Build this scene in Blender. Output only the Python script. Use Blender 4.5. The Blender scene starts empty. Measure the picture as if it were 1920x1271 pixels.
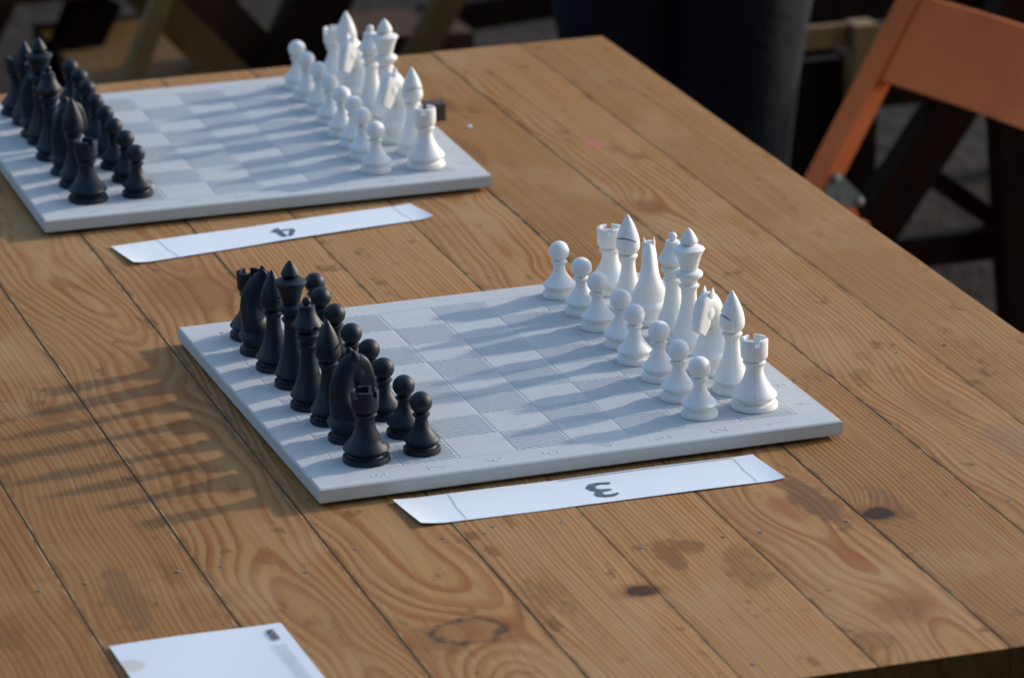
import bpy, bmesh, math, random
from mathutils import Vector, Matrix
random.seed(7)
D = bpy.data
sc = bpy.context.scene
COL = sc.collection
S = 0.047            # one chess square in metres
TZ = 0.75            # table top height
TU = -0.3248         # table plane in board units
R = math.radians

def W(x, y, z=TU):   # board units -> metres
    return Vector((x*S, y*S, TZ + (z-TU)*S))

# ------------------------------------------------------------------ helpers
def link(o, parent=None):
    COL.objects.link(o)
    if parent is not None: o.parent = parent
    return o

def mesh_obj(name, bm, mat, parent=None, smooth=None):
    me = D.meshes.new(name)
    bmesh.ops.recalc_face_normals(bm, faces=bm.faces[:])
    bm.to_mesh(me); bm.free()
    for m in (mat if isinstance(mat, (list, tuple)) else [mat]): me.materials.append(m)
    if smooth is not None:
        for p in me.polygons: p.use_smooth = True
        me.set_sharp_from_angle(angle=R(smooth))
    return link(D.objects.new(name, me), parent)

def tag(o, label=None, cat=None, group=None, kind=None):
    if label: o['label'] = label
    if cat: o['category'] = cat
    if group: o['group'] = group
    if kind: o['kind'] = kind
    return o

def empty(name, loc=(0, 0, 0), rz=0):
    o = D.objects.new(name, None); o.empty_display_size = .02
    o.location = loc; o.rotation_euler = (0, 0, rz)
    return link(o)

def copy_tree(o, parent=None):
    c = o.copy(); COL.objects.link(c)
    if parent is not None: c.parent = parent
    for ch in list(o.children): copy_tree(ch, c)
    return c

def lathe(bm, prof, n=56, rfun=None):
    """prof: (radius, z) list; closes at the ends when radius is 0"""
    rings = []
    for r, z in prof:
        if r < 1e-6: rings.append([bm.verts.new((0, 0, z))])
        else:
            ring = []
            for k in range(n):
                a = 2*math.pi*k/n
                rr = rfun(r, z, a) if rfun else r
                ring.append(bm.verts.new((rr*math.cos(a), rr*math.sin(a), z)))
            rings.append(ring)
    for A, B in zip(rings, rings[1:]):
        if len(A) == 1 and len(B) == 1: continue
        for k in range(n):
            j = (k+1) % n
            if len(A) == 1: bm.faces.new((A[0], B[k], B[j]))
            elif len(B) == 1: bm.faces.new((A[k], A[j], B[0]))
            else: bm.faces.new((A[k], A[j], B[j], B[k]))

def loft(bm, rings, cap=True):
    V = [[bm.verts.new(p) for p in ring] for ring in rings]
    n = len(V[0])
    for A, B in zip(V, V[1:]):
        for k in range(n):
            j = (k+1) % n
            bm.faces.new((A[k], A[j], B[j], B[k]))
    if cap:
        bm.faces.new(V[0]); bm.faces.new(V[-1])

def bevel(bm, w, seg=2):
    es = [e for e in bm.edges if len(e.link_faces) == 2 and e.calc_face_angle(0) > .3]
    bmesh.ops.bevel(bm, geom=es, offset=w, segments=seg, profile=.5, affect='EDGES', clamp_overlap=True)

def box(bm, lo, hi):
    vs = [bm.verts.new((x, y, z)) for x in (lo[0], hi[0]) for y in (lo[1], hi[1]) for z in (lo[2], hi[2])]
    for f in ((0, 1, 3, 2), (4, 6, 7, 5), (0, 4, 5, 1), (2, 3, 7, 6), (0, 2, 6, 4), (1, 5, 7, 3)):
        bm.faces.new([vs[i] for i in f])

def bar(bm, a, b, w, d, side=None):
    """bar from a to b, section w (along `side`) x d"""
    a = Vector(a); b = Vector(b); t = (b-a).normalized()
    s = Vector(side) if side is not None else Vector((0, 1, 0))
    s = (s - t*s.dot(t)).normalized(); u = t.cross(s)
    pts = [s*w/2+u*d/2, -s*w/2+u*d/2, -s*w/2-u*d/2, s*w/2-u*d/2]
    loft(bm, [[a+q for q in pts], [b+q for q in pts]])

def sheet(bm, pos, NU, NV, th):
    """thin closed sheet over the (u,v) patch pos"""
    T = [[bm.verts.new(pos(i/NU, j/NV)) for j in range(NV+1)] for i in range(NU+1)]
    L = [[bm.verts.new(v.co-Vector((0, 0, th))) for v in row] for row in T]
    for i in range(NU):
        for j in range(NV):
            bm.faces.new((T[i][j], T[i+1][j], T[i+1][j+1], T[i][j+1]))
            bm.faces.new((L[i][j], L[i][j+1], L[i+1][j+1], L[i+1][j]))
    for i in range(NU):
        for j in (0, NV): bm.faces.new((T[i][j], L[i][j], L[i+1][j], T[i+1][j]))
    for j in range(NV):
        for i in (0, NU): bm.faces.new((T[i][j], T[i][j+1], L[i][j+1], L[i][j]))

def spline(keys, n):
    """Catmull-Rom through tuples"""
    out = []
    m = len(keys)
    for i in range(m-1):
        p0, p1, p2, p3 = keys[max(i-1, 0)], keys[i], keys[i+1], keys[min(i+2, m-1)]
        for k in range(n):
            t = k/n
            out.append(tuple(.5*((2*b)+(-a+c)*t+(2*a-5*b+4*c-d)*t*t+(-a+3*b-3*c+d)*t**3)
                             for a, b, c, d in zip(p0, p1, p2, p3)))
    out.append(tuple(keys[-1]))
    return out

# ------------------------------------------------------------------ node helper
class NT:
    def __init__(s, name):
        s.m = D.materials.new(name); s.m.use_nodes = True
        s.t = s.m.node_tree; s.t.nodes.clear()
        s.out = s.t.nodes.new('ShaderNodeOutputMaterial')
        s.b = s.t.nodes.new('ShaderNodeBsdfPrincipled')
        s.t.links.new(s.b.outputs[0], s.out.inputs[0])
    def n(s, typ, **kw):
        o = s.t.nodes.new(typ)
        for k, v in kw.items(): setattr(o, k, v)
        return o
    def put(s, sock, v):
        if hasattr(v, 'links') or isinstance(v, bpy.types.NodeSocket): s.t.links.new(v, sock)
        else: sock.default_value = v
    def math(s, op, a, b=None, c=None, clamp=False):
        o = s.n('ShaderNodeMath', operation=op, use_clamp=clamp)
        s.put(o.inputs[0], a)
        if b is not None: s.put(o.inputs[1], b)
        if c is not None: s.put(o.inputs[2], c)
        return o.outputs[0]
    def comb(s, x, y, z):
        o = s.n('ShaderNodeCombineXYZ')
        for i, v in enumerate((x, y, z)): s.put(o.inputs[i], v)
        return o.outputs[0]
    def sep(s, v):
        o = s.n('ShaderNodeSeparateXYZ'); s.put(o.inputs[0], v); return o.outputs
    def noise(s, vec, scale=1, detail=2, rough=.5, dist=0):
        o = s.n('ShaderNodeTexNoise'); s.put(o.inputs['Vector'], vec)
        o.inputs['Scale'].default_value = scale; o.inputs['Detail'].default_value = detail
        o.inputs['Roughness'].default_value = rough; o.inputs['Distortion'].default_value = dist
        return o.outputs['Fac']
    def map(s, v, a, b, c, d, smooth=False):
        o = s.n('ShaderNodeMapRange'); o.clamp = True
        if smooth: o.interpolation_type = 'SMOOTHSTEP'
        s.put(o.inputs[0], v)
        for i, q in enumerate((a, b, c, d)): s.put(o.inputs[i+1], q)
        return o.outputs[0]
    def mix(s, f, a, b, mode='MIX'):
        o = s.n('ShaderNodeMix', data_type='RGBA', blend_type=mode)
        s.put(o.inputs[0], f)
        for sock, v in ((o.inputs[6], a), (o.inputs[7], b)):
            s.put(sock, v if not isinstance(v, tuple) else (*v[:3], 1))
        return o.outputs[2]
    def attr(s, name):
        return s.n('ShaderNodeAttribute', attribute_name=name).outputs['Fac']
    def obj(s):
        return s.n('ShaderNodeTexCoord').outputs['Object']
    def bump(s, h, strength, dist):
        o = s.n('ShaderNodeBump'); o.inputs['Strength'].default_value = strength
        o.inputs['Distance'].default_value = dist; s.put(o.inputs['Height'], h)
        s.t.links.new(o.outputs[0], s.b.inputs['Normal'])
    def set(s, **kw):
        for k, v in kw.items():
            key = {'color': 'Base Color', 'rough': 'Roughness', 'spec': 'Specular IOR Level', 'metal': 'Metallic'}[k]
            if isinstance(v, tuple): v = (*v[:3], 1)
            s.put(s.b.inputs[key], v)

# ------------------------------------------------------------------ materials
# knots in the table top: x, y (board units), rx, ry, swirl, core strength, ring strength
KNOTS = [(0.60, -5.95, .52, .50, .011, .42, 1.0),
         (1.05, 12.1, .75, 1.1, .009, .55, .12),
         (3.60, -5.35, .26, .22, .002, 1.5, .5),
         (8.36, -3.55, .30, .30, .007, 1.5, .6),
         (7.05, -7.50, .36, .45, .007, .6, .1),
         (6.15, -8.50, .30, .30, .006, .5, .3),
         (-.80, 7.2, .45, .8, .008, .25, .0),
         (-3.0, 6.2, .20, .3, .006, .8, .3),
         (11.0, 14.2, .22, .4, .005, .8, .2),
         (11.4, 1.0, .30, .7, .007, .2, .1)]

def wood_top():
    M = NT('weathered_pine_planks')
    P = M.obj(); X, Y_, Z = M.sep(P)
    px = M.attr('across'); seed = M.attr('seed'); pith = M.attr('pith'); dep = M.attr('depth')
    spc = M.attr('spacing'); tone = M.attr('tone')
    so = M.math('MULTIPLY', seed, 13.7)
    wob = M.noise(M.comb(M.math('MULTIPLY', px, 4), M.math('MULTIPLY', Y_, 2.6), so), 1, 2, .45)
    wob2 = M.noise(M.comb(so, M.math('MULTIPLY', Y_, 3.0), M.math('MULTIPLY', px, 4)), 1, 2, .45)
    a = M.math('ADD', M.math('SUBTRACT', px, pith), M.math('MULTIPLY', M.math('MULTIPLY', M.math('SUBTRACT', wob, .5), .085), M.attr('wavy')))
    dz = M.math('ADD', dep, M.math('MULTIPLY', M.math('MULTIPLY', M.math('SUBTRACT', wob2, .5), .085), M.attr('wavy')))
    r = M.math('SQRT', M.math('ADD', M.math('MULTIPLY', a, a), M.math('MULTIPLY', dz, dz)))
    fine = M.noise(M.comb(M.math('MULTIPLY', px, 30), M.math('MULTIPLY', Y_, 4), so), 1, 2, .5)
    r = M.math('ADD', r, M.math('MULTIPLY', M.math('SUBTRACT', fine, .5), .0030))
    core = None; ringm = None; halo = None
    wk = M.noise(P, 70, 2, .6)
    for kx, ky, rx, ry, sw, cs, rs in KNOTS:
        qx = M.math('MULTIPLY', M.math('SUBTRACT', X, kx*S), 1/(rx*S))
        qy = M.math('MULTIPLY', M.math('SUBTRACT', Y_, ky*S), 1/(ry*S))
        d2 = M.math('ADD', M.math('MULTIPLY', qx, qx), M.math('MULTIPLY', qy, qy))
        qy3 = M.math('MULTIPLY', qy, .45); qx3 = M.math('MULTIPLY', qx, .8)
        g2 = M.math('ADD', M.math('MULTIPLY', qx3, qx3), M.math('MULTIPLY', qy3, qy3))
        g = M.math('EXPONENT', M.math('MULTIPLY', g2, -.55))
        r = M.math('ADD', r, M.math('MULTIPLY', g, sw*2.2))
        d = M.math('ADD', M.math('SQRT', d2), M.math('MULTIPLY', M.math('SUBTRACT', wk, .5), .8))
        c = M.math('MULTIPLY', M.map(d, .75, 1.15, 1, 0, True), cs)
        rr = M.math('MULTIPLY', M.map(M.math('ABSOLUTE', M.math('SUBTRACT', d, 1.0)), -.02, .27, 1, 0, True), M.math('MULTIPLY', M.map(M.noise(P, 110, 2, .6), .36, .58, .25, 1), rs))
        hl = M.math('MULTIPLY', M.map(d, .9, 2.1, 1, 0, True), min(cs, 1.0)*.6)
        halo = hl if halo is None else M.math('MAXIMUM', halo, hl)
        core = c if core is None else M.math('MAXIMUM', core, c)
        ringm = rr if ringm is None else M.math('MAXIMUM', ringm, rr)
    ph = M.math('ADD', M.math('DIVIDE', r, M.math('MULTIPLY', spc, .84)), M.math('MULTIPLY', M.noise(M.comb(M.math('MULTIPLY', r, 75), so, 0), 1, 2, .5), 2.0))
    fr = M.math('FRACT', ph)
    late = M.n('ShaderNodeValToRGB'); M.put(late.inputs[0], fr)
    cr = late.color_ramp; cr.interpolation = 'EASE'
    cr.elements[0].position = 0; cr.elements[0].color = (.15, .15, .15, 1)
    cr.elements[1].position = .16; cr.elements[1].color = (0, 0, 0, 1)
    for pos, v in ((.40, .06), (.66, .72), (.84, 1), (.95, .8), (1, .2)):
        e = cr.elements.new(pos); e.color = (v, v, v, 1)
    year = M.noise(M.comb(M.math('FLOOR', ph), so, 0), .73, 0)
    lt = M.math('MULTIPLY', late.outputs[0], M.map(year, .3, .7, .50, .98))
    fade = M.noise(M.comb(M.math('MULTIPLY', X, 14), M.math('MULTIPLY', Y_, 5), 3.3), 1, 3, .6)
    lt = M.math('MULTIPLY', lt, M.map(fade, .32, .60, .62, 1.08))
    lt = M.math('MULTIPLY', lt, M.attr('contrast'))
    fib = M.noise(M.comb(M.math('MULTIPLY', px, 900), M.math('MULTIPLY', Y_, 22), so), 1, 2, .6)
    early = M.mix(M.map(fade, .3, .7, 0, 1), (.405, .240, .108), (.410, .222, .080))
    early = M.mix(M.map(tone, 0, 1, 0, 1), early, (.235, .115, .031))
    latec = M.mix(tone, (.275, .088, .017), (.145, .042, .006))
    col = M.mix(lt, early, latec)
    strk = M.noise(M.comb(M.math('MULTIPLY', px, 230), M.math('MULTIPLY', Y_, 5), so), 1, 3, .6)
    col = M.mix(M.map(strk, .45, .70, .0, .38), col, (.22, .090, .024))
    col = M.mix(M.map(strk, .30, .44, .18, .0), col, (.37, .26, .15))
    col = M.mix(M.map(fib, .3, .7, .0, .26), col, (.19, .085, .026))
    # greyed wear, brown stains
    gr = M.noise(M.comb(M.math('MULTIPLY', X, 9), M.math('MULTIPLY', Y_, 4.5), 8.1), 1, 4, .6)
    col = M.mix(M.map(gr, .50, .70, 0, .42, True), col, (.385, .250, .125))
    st = M.noise(M.comb(M.math('MULTIPLY', X, 19), M.math('MULTIPLY', Y_, 6), 21.7), 1, 5, .68)
    col = M.mix(M.map(st, .60, .70, 0, .50, True), col, (.135, .056, .012))
    st2 = M.noise(M.comb(M.math('MULTIPLY', X, 45), M.math('MULTIPLY', Y_, 26), 5.7), 1, 3, .6)
    col = M.mix(M.map(st2, .62, .72, 0, .6, True), col, (.12, .05, .014))
    # a few definite spill marks
    for sx, sy, ax, ay, amt, c in ((4.55, -4.1, .22, .75, .75, (.17, .075, .022)), (4.95, -3.8, .3, .35, .7, (.17, .075, .022)),
                                   (7.6, -2.6, .35, 1.3, .7, (.10, .045, .018)), (11.56, 19.1, .20, .55, .55, (.42, .13, .10)),
                                   (9.6, 23.4, .3, .8, .35, (.10, .05, .02)), (11.9, -1.2, .5, .9, .4, (.20, .12, .08)),
                                   (2.0, -2.9, .10, .3, .7, (.17, .08, .025)), (8.9, 19.6, .35, 1.3, .6, (.17, .08, .03)),
                                   (-3.9, -2.7, .28, 1.5, .6, (.15, .075, .03)), (8.7, -3.2, .25, 1.0, .45, (.13, .06, .03))):
        qx = M.math('MULTIPLY', M.math('SUBTRACT', X, sx*S), 1/(ax*S)); qy = M.math('MULTIPLY', M.math('SUBTRACT', Y_, sy*S), 1/(ay*S))
        dd = M.math('SQRT', M.math('ADD', M.math('MULTIPLY', qx, qx), M.math('MULTIPLY', qy, qy)))
        dd = M.math('ADD', dd, M.math('MULTIPLY', M.math('SUBTRACT', M.noise(P, 60, 4, .65), .5), 1.5))
        col = M.mix(M.map(dd, .7, 1.15, amt, 0, True), col, c)
    # specks and scratches
    vo = M.n('ShaderNodeTexVoronoi'); M.put(vo.inputs['Vector'], M.comb(M.math('MULTIPLY', X, 55), M.math('MULTIPLY', Y_, 34), 0)); vo.inputs['Scale'].default_value = 1
    sp = M.map(vo.outputs['Distance'], .04, .11, 1, 0, True)
    sp = M.math('MULTIPLY', sp, M.map(M.noise(P, 16, 2), .55, .7, 0, .55))
    col = M.mix(sp, col, (.07, .04, .025))
    scr = M.noise(M.comb(M.math('ADD', M.math('MULTIPLY', X, 18), M.math('MULTIPLY', Y_, 9)), M.math('SUBTRACT', M.math('MULTIPLY', Y_, 420), M.math('MULTIPLY', X, 130)), 2), 1, 2, .5)
    col = M.mix(M.map(scr, .70, .78, 0, .28), col, (.46, .36, .26))
    # knots
    col = M.mix(halo, col, (.20, .072, .016))
    col = M.mix(M.math('MINIMUM', M.math('MULTIPLY', core, .75), .85), col, M.mix(M.map(core, .8, 1.4, 0, 1), (.20, .085, .03), (.016, .009, .006)))
    col = M.mix(M.math('MULTIPLY', ringm, .95), col, (.05, .032, .024))
    # grime gathered along the plank joints
    ed = M.math('ADD', M.math('ABSOLUTE', px), M.math('MULTIPLY', M.math('SUBTRACT', M.noise(P, 40, 3), .5), .010))
    col = M.mix(M.map(ed, .0455, .0510, 0, .75, True), col, (.13, .07, .03))
    wr = M.math('MULTIPLY', M.map(M.math('ABSOLUTE', M.math('SUBTRACT', M.math('ABSOLUTE', px), .0488)), .0002, .0010, 1, 0), M.map(M.noise(M.comb(so, M.math('MULTIPLY', Y_, 24), px), 1, 3, .6), .52, .62, 0, .6))
    col = M.mix(wr, col, (.48, .34, .17))
    M.set(color=col, rough=M.map(lt, 0, 1, .72, .6), spec=.14)
    h = M.math('ADD', M.math('MULTIPLY', lt, .6), M.math('MULTIPLY', fib, .5))
    M.bump(h, .35, .0006)
    return M.m

def plain_wood(name, c1, c2, rough=.5, axis_scale=(60, 60, 4), spec=.35, bands=0):
    M = NT(name); P = M.obj(); X, Y_, Z = M.sep(P)
    v = M.comb(M.math('MULTIPLY', X, axis_scale[0]), M.math('MULTIPLY', Y_, axis_scale[1]), M.math('MULTIPLY', Z, axis_scale[2]))
    f = M.noise(v, 1, 4, .6, .6)
    if bands:
        w = M.noise(v, .16, 2, .5, .4)
        f = M.math('ADD', M.math('MULTIPLY', f, .35), M.math('MULTIPLY', M.math('PINGPONG', M.math('MULTIPLY', w, bands), 1), .65))
    M.set(color=M.mix(M.map(f, .3, .72, 0, 1), c1, c2), rough=rough, spec=spec)
    M.bump(f, .15, .001)
    return M.m

def stone(name, base, dark, rough, speck=.5, seam=False, spec=.3, bumpd=.0002):
    M = NT(name); P = M.obj()
    f1 = M.noise(P, 900, 2, .6); f2 = M.noise(P, 60, 4, .6)
    rnd = M.n('ShaderNodeObjectInfo').outputs['Random']
    col = M.mix(M.map(f1, .35, .75, 0, speck), base, dark)
    col = M.mix(M.map(f2, .35, .75, 0, .28), col, dark)
    if seam:   # casting seam, a fine dirty line down two sides of each casting
        X, Y_, Z = M.sep(P)
        wv = M.math('MULTIPLY', M.math('SUBTRACT', M.noise(M.comb(0, 0, Z), 120, 2), .5), .0012)
        d = M.math('ABSOLUTE', M.math('ADD', X, wv))
        brk = M.math('MULTIPLY', M.map(M.noise(P, 130, 2), .40, .62, 0, .50), M.n('ShaderNodeAttribute', attribute_name='seam', attribute_type='OBJECT').outputs['Fac'])
        col = M.mix(M.math('MULTIPLY', M.map(d, .00012, .00045, 1, 0), brk), col, (.16, .15, .14))
        pits = M.n('ShaderNodeTexVoronoi'); M.put(pits.inputs['Vector'], P); pits.inputs['Scale'].default_value = 260
        col = M.mix(M.math('MULTIPLY', M.map(pits.outputs['Distance'], .04, .10, 1, 0), M.map(M.noise(P, 90), .6, .66, 0, .5)), col, (.3, .29, .28))
    M.set(color=col, rough=rough, spec=spec)
    M.bump(M.math('ADD', f1, M.math('MULTIPLY', f2, 2)), .35, bumpd)
    return M.m

MAT = {}
MAT['top'] = wood_top()
MAT['white'] = stone('white_cast_resin', (.75, .755, .735), (.60, .605, .59), .55, .25, seam=True, spec=.35)
MAT['black'] = stone('black_cast_resin', (.0038, .0100, .0195), (.0085, .0168, .0285), .50, .3, spec=.30)
MAT['concrete'] = stone('grey_cast_concrete', (.50, .52, .515), (.40, .415, .415), .72, .65, bumpd=.0003)
MAT['cork'] = plain_wood('dark_felt', (.02, .018, .016), (.03, .026, .022), .95)

def paper_mat(name, c=(.685, .735, .75)):
    M = NT(name); P = M.obj()
    f = M.noise(P, 35, 3)
    M.set(color=M.mix(M.map(f, .3, .7, 0, .15), c, (c[0]*.93, c[1]*.94, c[2]*.96)), rough=.75, spec=.2)
    M.bump(f, .25, .0008)
    return M.m
MAT['paper'] = paper_mat('white_office_paper')
def laminate():
    M = NT('laminated_white_card'); P = M.obj(); X, Y_, Z = M.sep(P)
    qx = M.math('MULTIPLY', M.math('SUBTRACT', X, .006), 1/.012); qy = M.math('MULTIPLY', M.math('SUBTRACT', Y_, -.042), 1/.016)
    d = M.math('ADD', M.math('SQRT', M.math('ADD', M.math('MULTIPLY', qx, qx), M.math('MULTIPLY', qy, qy))), M.math('MULTIPLY', M.noise(P, 90), .5))
    M.set(color=M.mix(M.map(d, .7, 1.2, .6, 0, True), (.62, .66, .68), (.44, .38, .27)), rough=.28, spec=.5)
    M.bump(M.noise(P, 30, 2), .15, .001)
    return M.m
MAT['laminate'] = laminate()
M = NT('grey_black_ink'); M.set(color=M.mix(M.map(M.noise(M.obj(), 160, 3), .3, .7, 0, 1), (.055, .07, .085), (.11, .13, .15)), rough=.55); MAT['ink'] = M.m
M = NT('faint_printed_ink'); M.set(color=M.mix(M.map(M.noise(M.obj(), 300, 2), .3, .7, 0, 1), (.22, .25, .31), (.34, .38, .44)), rough=.7); MAT['line'] = M.m
M = NT('zinc_steel'); M.set(color=M.mix(M.map(M.noise(M.obj(), 120, 3), .3, .7, 0, 1), (.11, .135, .13), (.17, .195, .185)), rough=.45, metal=.35); MAT['steel'] = M.m
M = NT('dark_grey_rubber'); M.set(color=M.mix(M.map(M.noise(M.obj(), 150, 3), .3, .7, 0, 1), (.05, .045, .042), (.08, .074, .068)), rough=.8, spec=.15); MAT['block'] = M.m
M = NT('dull_nail_steel'); M.set(color=M.mix(M.map(M.noise(M.obj(), 900, 2), .3, .7, 0, 1), (.13, .135, .13), (.24, .245, .24)), rough=.6, metal=.2); MAT['nail'] = M.m
MAT['orange'] = plain_wood('orange_stained_wood', (.62, .150, .044), (.73, .190, .054), .55, (10, 26, 40), .12, bands=5)
MAT['endgrain'] = plain_wood('shade_darkened_end_grain', (.055, .026, .008), (.11, .055, .018), .8, (160, 30, 60), .1)  # end grain, with the shade on the end faces put into its colour
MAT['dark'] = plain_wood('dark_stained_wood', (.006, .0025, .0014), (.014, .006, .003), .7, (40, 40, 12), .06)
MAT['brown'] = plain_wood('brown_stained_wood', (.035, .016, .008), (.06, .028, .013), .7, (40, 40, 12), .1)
MAT['tan'] = plain_wood('tan_bare_wood', (.14, .08, .030), (.21, .125, .05), .6, (40, 40, 10), .15)
MAT['olive'] = plain_wood('weathered_brown_wood', (.085, .048, .018), (.13, .076, .030), .7, (40, 40, 10), .1)

def cloth(name, c1, c2):
    M = NT(name); P = M.obj()
    f = M.noise(P, 9, 4, .6, .5); g = M.noise(P, 600, 1)
    M.set(color=M.mix(M.map(M.math('ADD', M.math('MULTIPLY', f, .7), M.math('MULTIPLY', g, .3)), .3, .7, 0, 1), c1, c2), rough=.85, spec=.15)
    M.bump(f, .35, .03)
    return M.m
MAT['trousers'] = cloth('navy_cotton', (.0035, .0055, .010), (.0065, .009, .0145))
MAT['jacket'] = cloth('charcoal_wool', (.018, .018, .02), (.03, .03, .032))
MAT['skin'] = stone('skin', (.52, .31, .22), (.45, .24, .17), .5, .2)
MAT['hair'] = cloth('dark_hair', (.018, .012, .008), (.03, .02, .012))
MAT['shoe'] = cloth('black_leather', (.01, .01, .01), (.02, .018, .016))

def ground_mat():
    M = NT('trodden_grey_earth'); P = M.obj()
    a = M.noise(P, 1.6, 5, .6); b = M.noise(P, 14, 4, .65); g = M.noise(P, 2.3, 3, .55)
    col = M.mix(M.map(a, .3, .7, 0, 1), (.0125, .0078, .0050), (.0200, .0132, .0088))
    col = M.mix(M.map(b, .4, .7, 0, .5), col, (.011, .0085, .007))
    col = M.mix(M.map(g, .56, .70, 0, .75, True), col, (.0135, .023, .005))
    M.set(color=col, rough=.9, spec=.15)
    M.bump(M.math('ADD', a, b), .8, .03)
    return M.m
MAT['ground'] = ground_mat()

# ------------------------------------------------------------------ the setting: ground
bm = bmesh.new()
bmesh.ops.create_grid(bm, x_segments=60, y_segments=60, size=60)
for v in bm.verts:
    v.co.z = .012*math.sin(v.co.x*1.3)*math.cos(v.co.y*1.7)-.015
g = mesh_obj('ground', bm, MAT['ground'], smooth=80)
tag(g, 'bare grey trodden earth with mossy green patches under the furniture', 'ground', kind='structure')

def light_blocker(name, x0, x1, y0, y1, h, label):  # unseen slope added to block low skylight and dim upright faces
    bm = bmesh.new(); NX, NY = 40, 14
    V = []
    for i in range(NX+1):
        row = []
        for j in range(NY+1):
            x = x0+(x1-x0)*i/NX; t = j/NY; y = y0+(y1-y0)*t
            k = math.sin(math.pi*min(t*.5, .5))**2*min(1, 4*i/NX, 4*(NX-i)/NX)
            row.append(bm.verts.new((x, y, -.1+h*k*(1+.12*math.sin(x*.9+y)+.08*math.sin(x*2.3-y*1.7)))))
        V.append(row)
    for i in range(NX):
        for j in range(NY): bm.faces.new((V[i][j], V[i+1][j], V[i+1][j+1], V[i][j+1]))
    return tag(mesh_obj(name, bm, MAT['blocker'], smooth=80), label, 'light_blocker', kind='structure')
M = NT('dark_blocker_slope'); P = M.obj()
M.set(color=M.mix(M.map(M.noise(P, 2.5, 5, .65), .3, .7, 0, 1), (.012, .018, .008), (.035, .045, .018)), rough=.95, spec=.1)
M.bump(M.noise(P, 3, 5, .7), 1, .4); MAT['blocker'] = M.m
light_blocker('light_blocker', -16, 9, -4.6, -10.5, 11.5, 'dark slope added out of view behind the viewer to block low skylight')
light_blocker('light_blocker', -14, 14, 12, 20, 6.5, 'dark slope added out of view far behind the furniture to block skylight')
h3 = light_blocker('light_blocker', -15, 9, -7.0, -13, 4.6, 'dark slope added out of view left of the table to block skylight')
h3.rotation_euler = (0, 0, -math.pi/2)

# ------------------------------------------------------------------ the table
TYAW = -.01697
table = empty('plank_table', (0, 0, 0))
tag(table, 'weathered pine plank table carrying the two chessboards and the paper strips', 'table')
bm = bmesh.new()
lay = {k: bm.verts.layers.float.new(k) for k in ('across', 'seed', 'pith', 'depth', 'spacing', 'tone', 'wavy', 'contrast')}
seams = [-8.94, -6.80, -4.67, -2.50, -.34, 1.82, 3.93, 6.00, 8.12, 10.25, 12.37, 14.42]
TH = .032/S
cy, sy = math.cos(TYAW), math.sin(TYAW)
PAR = [  # pith offset (m), depth (m), ring spacing, tone, seed, waviness
    (.00, .030, .0070, .75, 1.1, .9), (.09, .04, .0056, .85, 2.3, .4), (-.09, .035, .0058, .70, 3.9, .5), (.010, .024, .0080, .42, 4.2, .9),
    (.004, .022, .0078, .22, 5.7, .9), (-.13, .05, .0050, .02, 6.4, .3), (-.14, .05, .0048, .05, 7.3, .3), (.012, .022, .0078, .18, 8.8, .8),
    (-.12, .05, .0046, .52, 9.6, .3), (-.06, .035, .0064, .20, 10.9, .65), (.13, .05, .0048, .38, 11.5, .35)]
CON = [1, .95, 1, 1.15, 1.15, 1.05, .95, 1.1, 1.05, 1.1, 1.0]
rnd = random.Random(3)
for i in range(len(seams)-1):
    x0, x1 = seams[i], seams[i+1]
    gap = .0013 if i not in (3, 6) else .003
    y0 = -9.33 - rnd.uniform(0, .03); y1 = 28.0 + rnd.uniform(-.05, .05)
    prof = [(x0+gap, -TH), (x0+gap, -.02), (x0+gap+.004, -.008), (x0+gap+.014, 0), (x0+gap+.032, .001), ((x0*2+x1)/3, .002), ((x0+2*x1)/3, .002), (x1-gap-.032, .001),
            (x1-gap-.014, 0), (x1-gap-.004, -.008), (x1-gap, -.02), (x1-gap, -TH)]
    cup = rnd.uniform(-.012, .012)
    n0 = len(bm.verts)
    rings = []
    NY = 40
    for k in range(NY+1):
        y = y0+(y1-y0)*k/NY
        if k == 0: sh = .012
        elif k == NY: sh = .012
        else: sh = 0
        wob = .004*math.sin(y*.9)+.003*math.sin(y*2.3)
        jl = .0012*abs(math.sin(y*3.1+i*1.7)+.6*math.sin(y*7.7+i*.9)); jr = .0012*abs(math.sin(y*2.7+i*2.9)+.6*math.sin(y*8.3+i*1.3))
        rings.append([Vector(((x+wob+(jl if x < x0+.1 else -jr if x > x1-.1 else 0))*cy-y*sy, (x+wob)*sy+y*cy, z-sh*(1 if z > -.05 else 0)+cup*(1 if -.02 < z else 0))) for x, z in prof])
    rings = [[W(v.x, v.y, TU+v.z-.006) for v in r_] for r_ in rings]
    loft(bm, rings)
    bm.verts.ensure_lookup_table()
    c0 = (x0+x1)/2
    pi, de, spg, tn, sd, wv = PAR[i]
    for v in bm.verts[n0:]:
        xx = v.co.x/S; yy = v.co.y/S
        v[lay['across']] = ((xx*cy+yy*sy)-c0)*S
        v[lay['seed']] = sd; v[lay['pith']] = pi; v[lay['depth']] = de; v[lay['spacing']] = spg; v[lay['tone']] = tn; v[lay['wavy']] = wv; v[lay['contrast']] = CON[i]
top = mesh_obj('tabletop', bm, [MAT['top'], MAT['endgrain']], table, smooth=35)
for p_ in top.data.polygons:
    if abs(p_.normal.y) > .8: p_.material_index = 1
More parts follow.
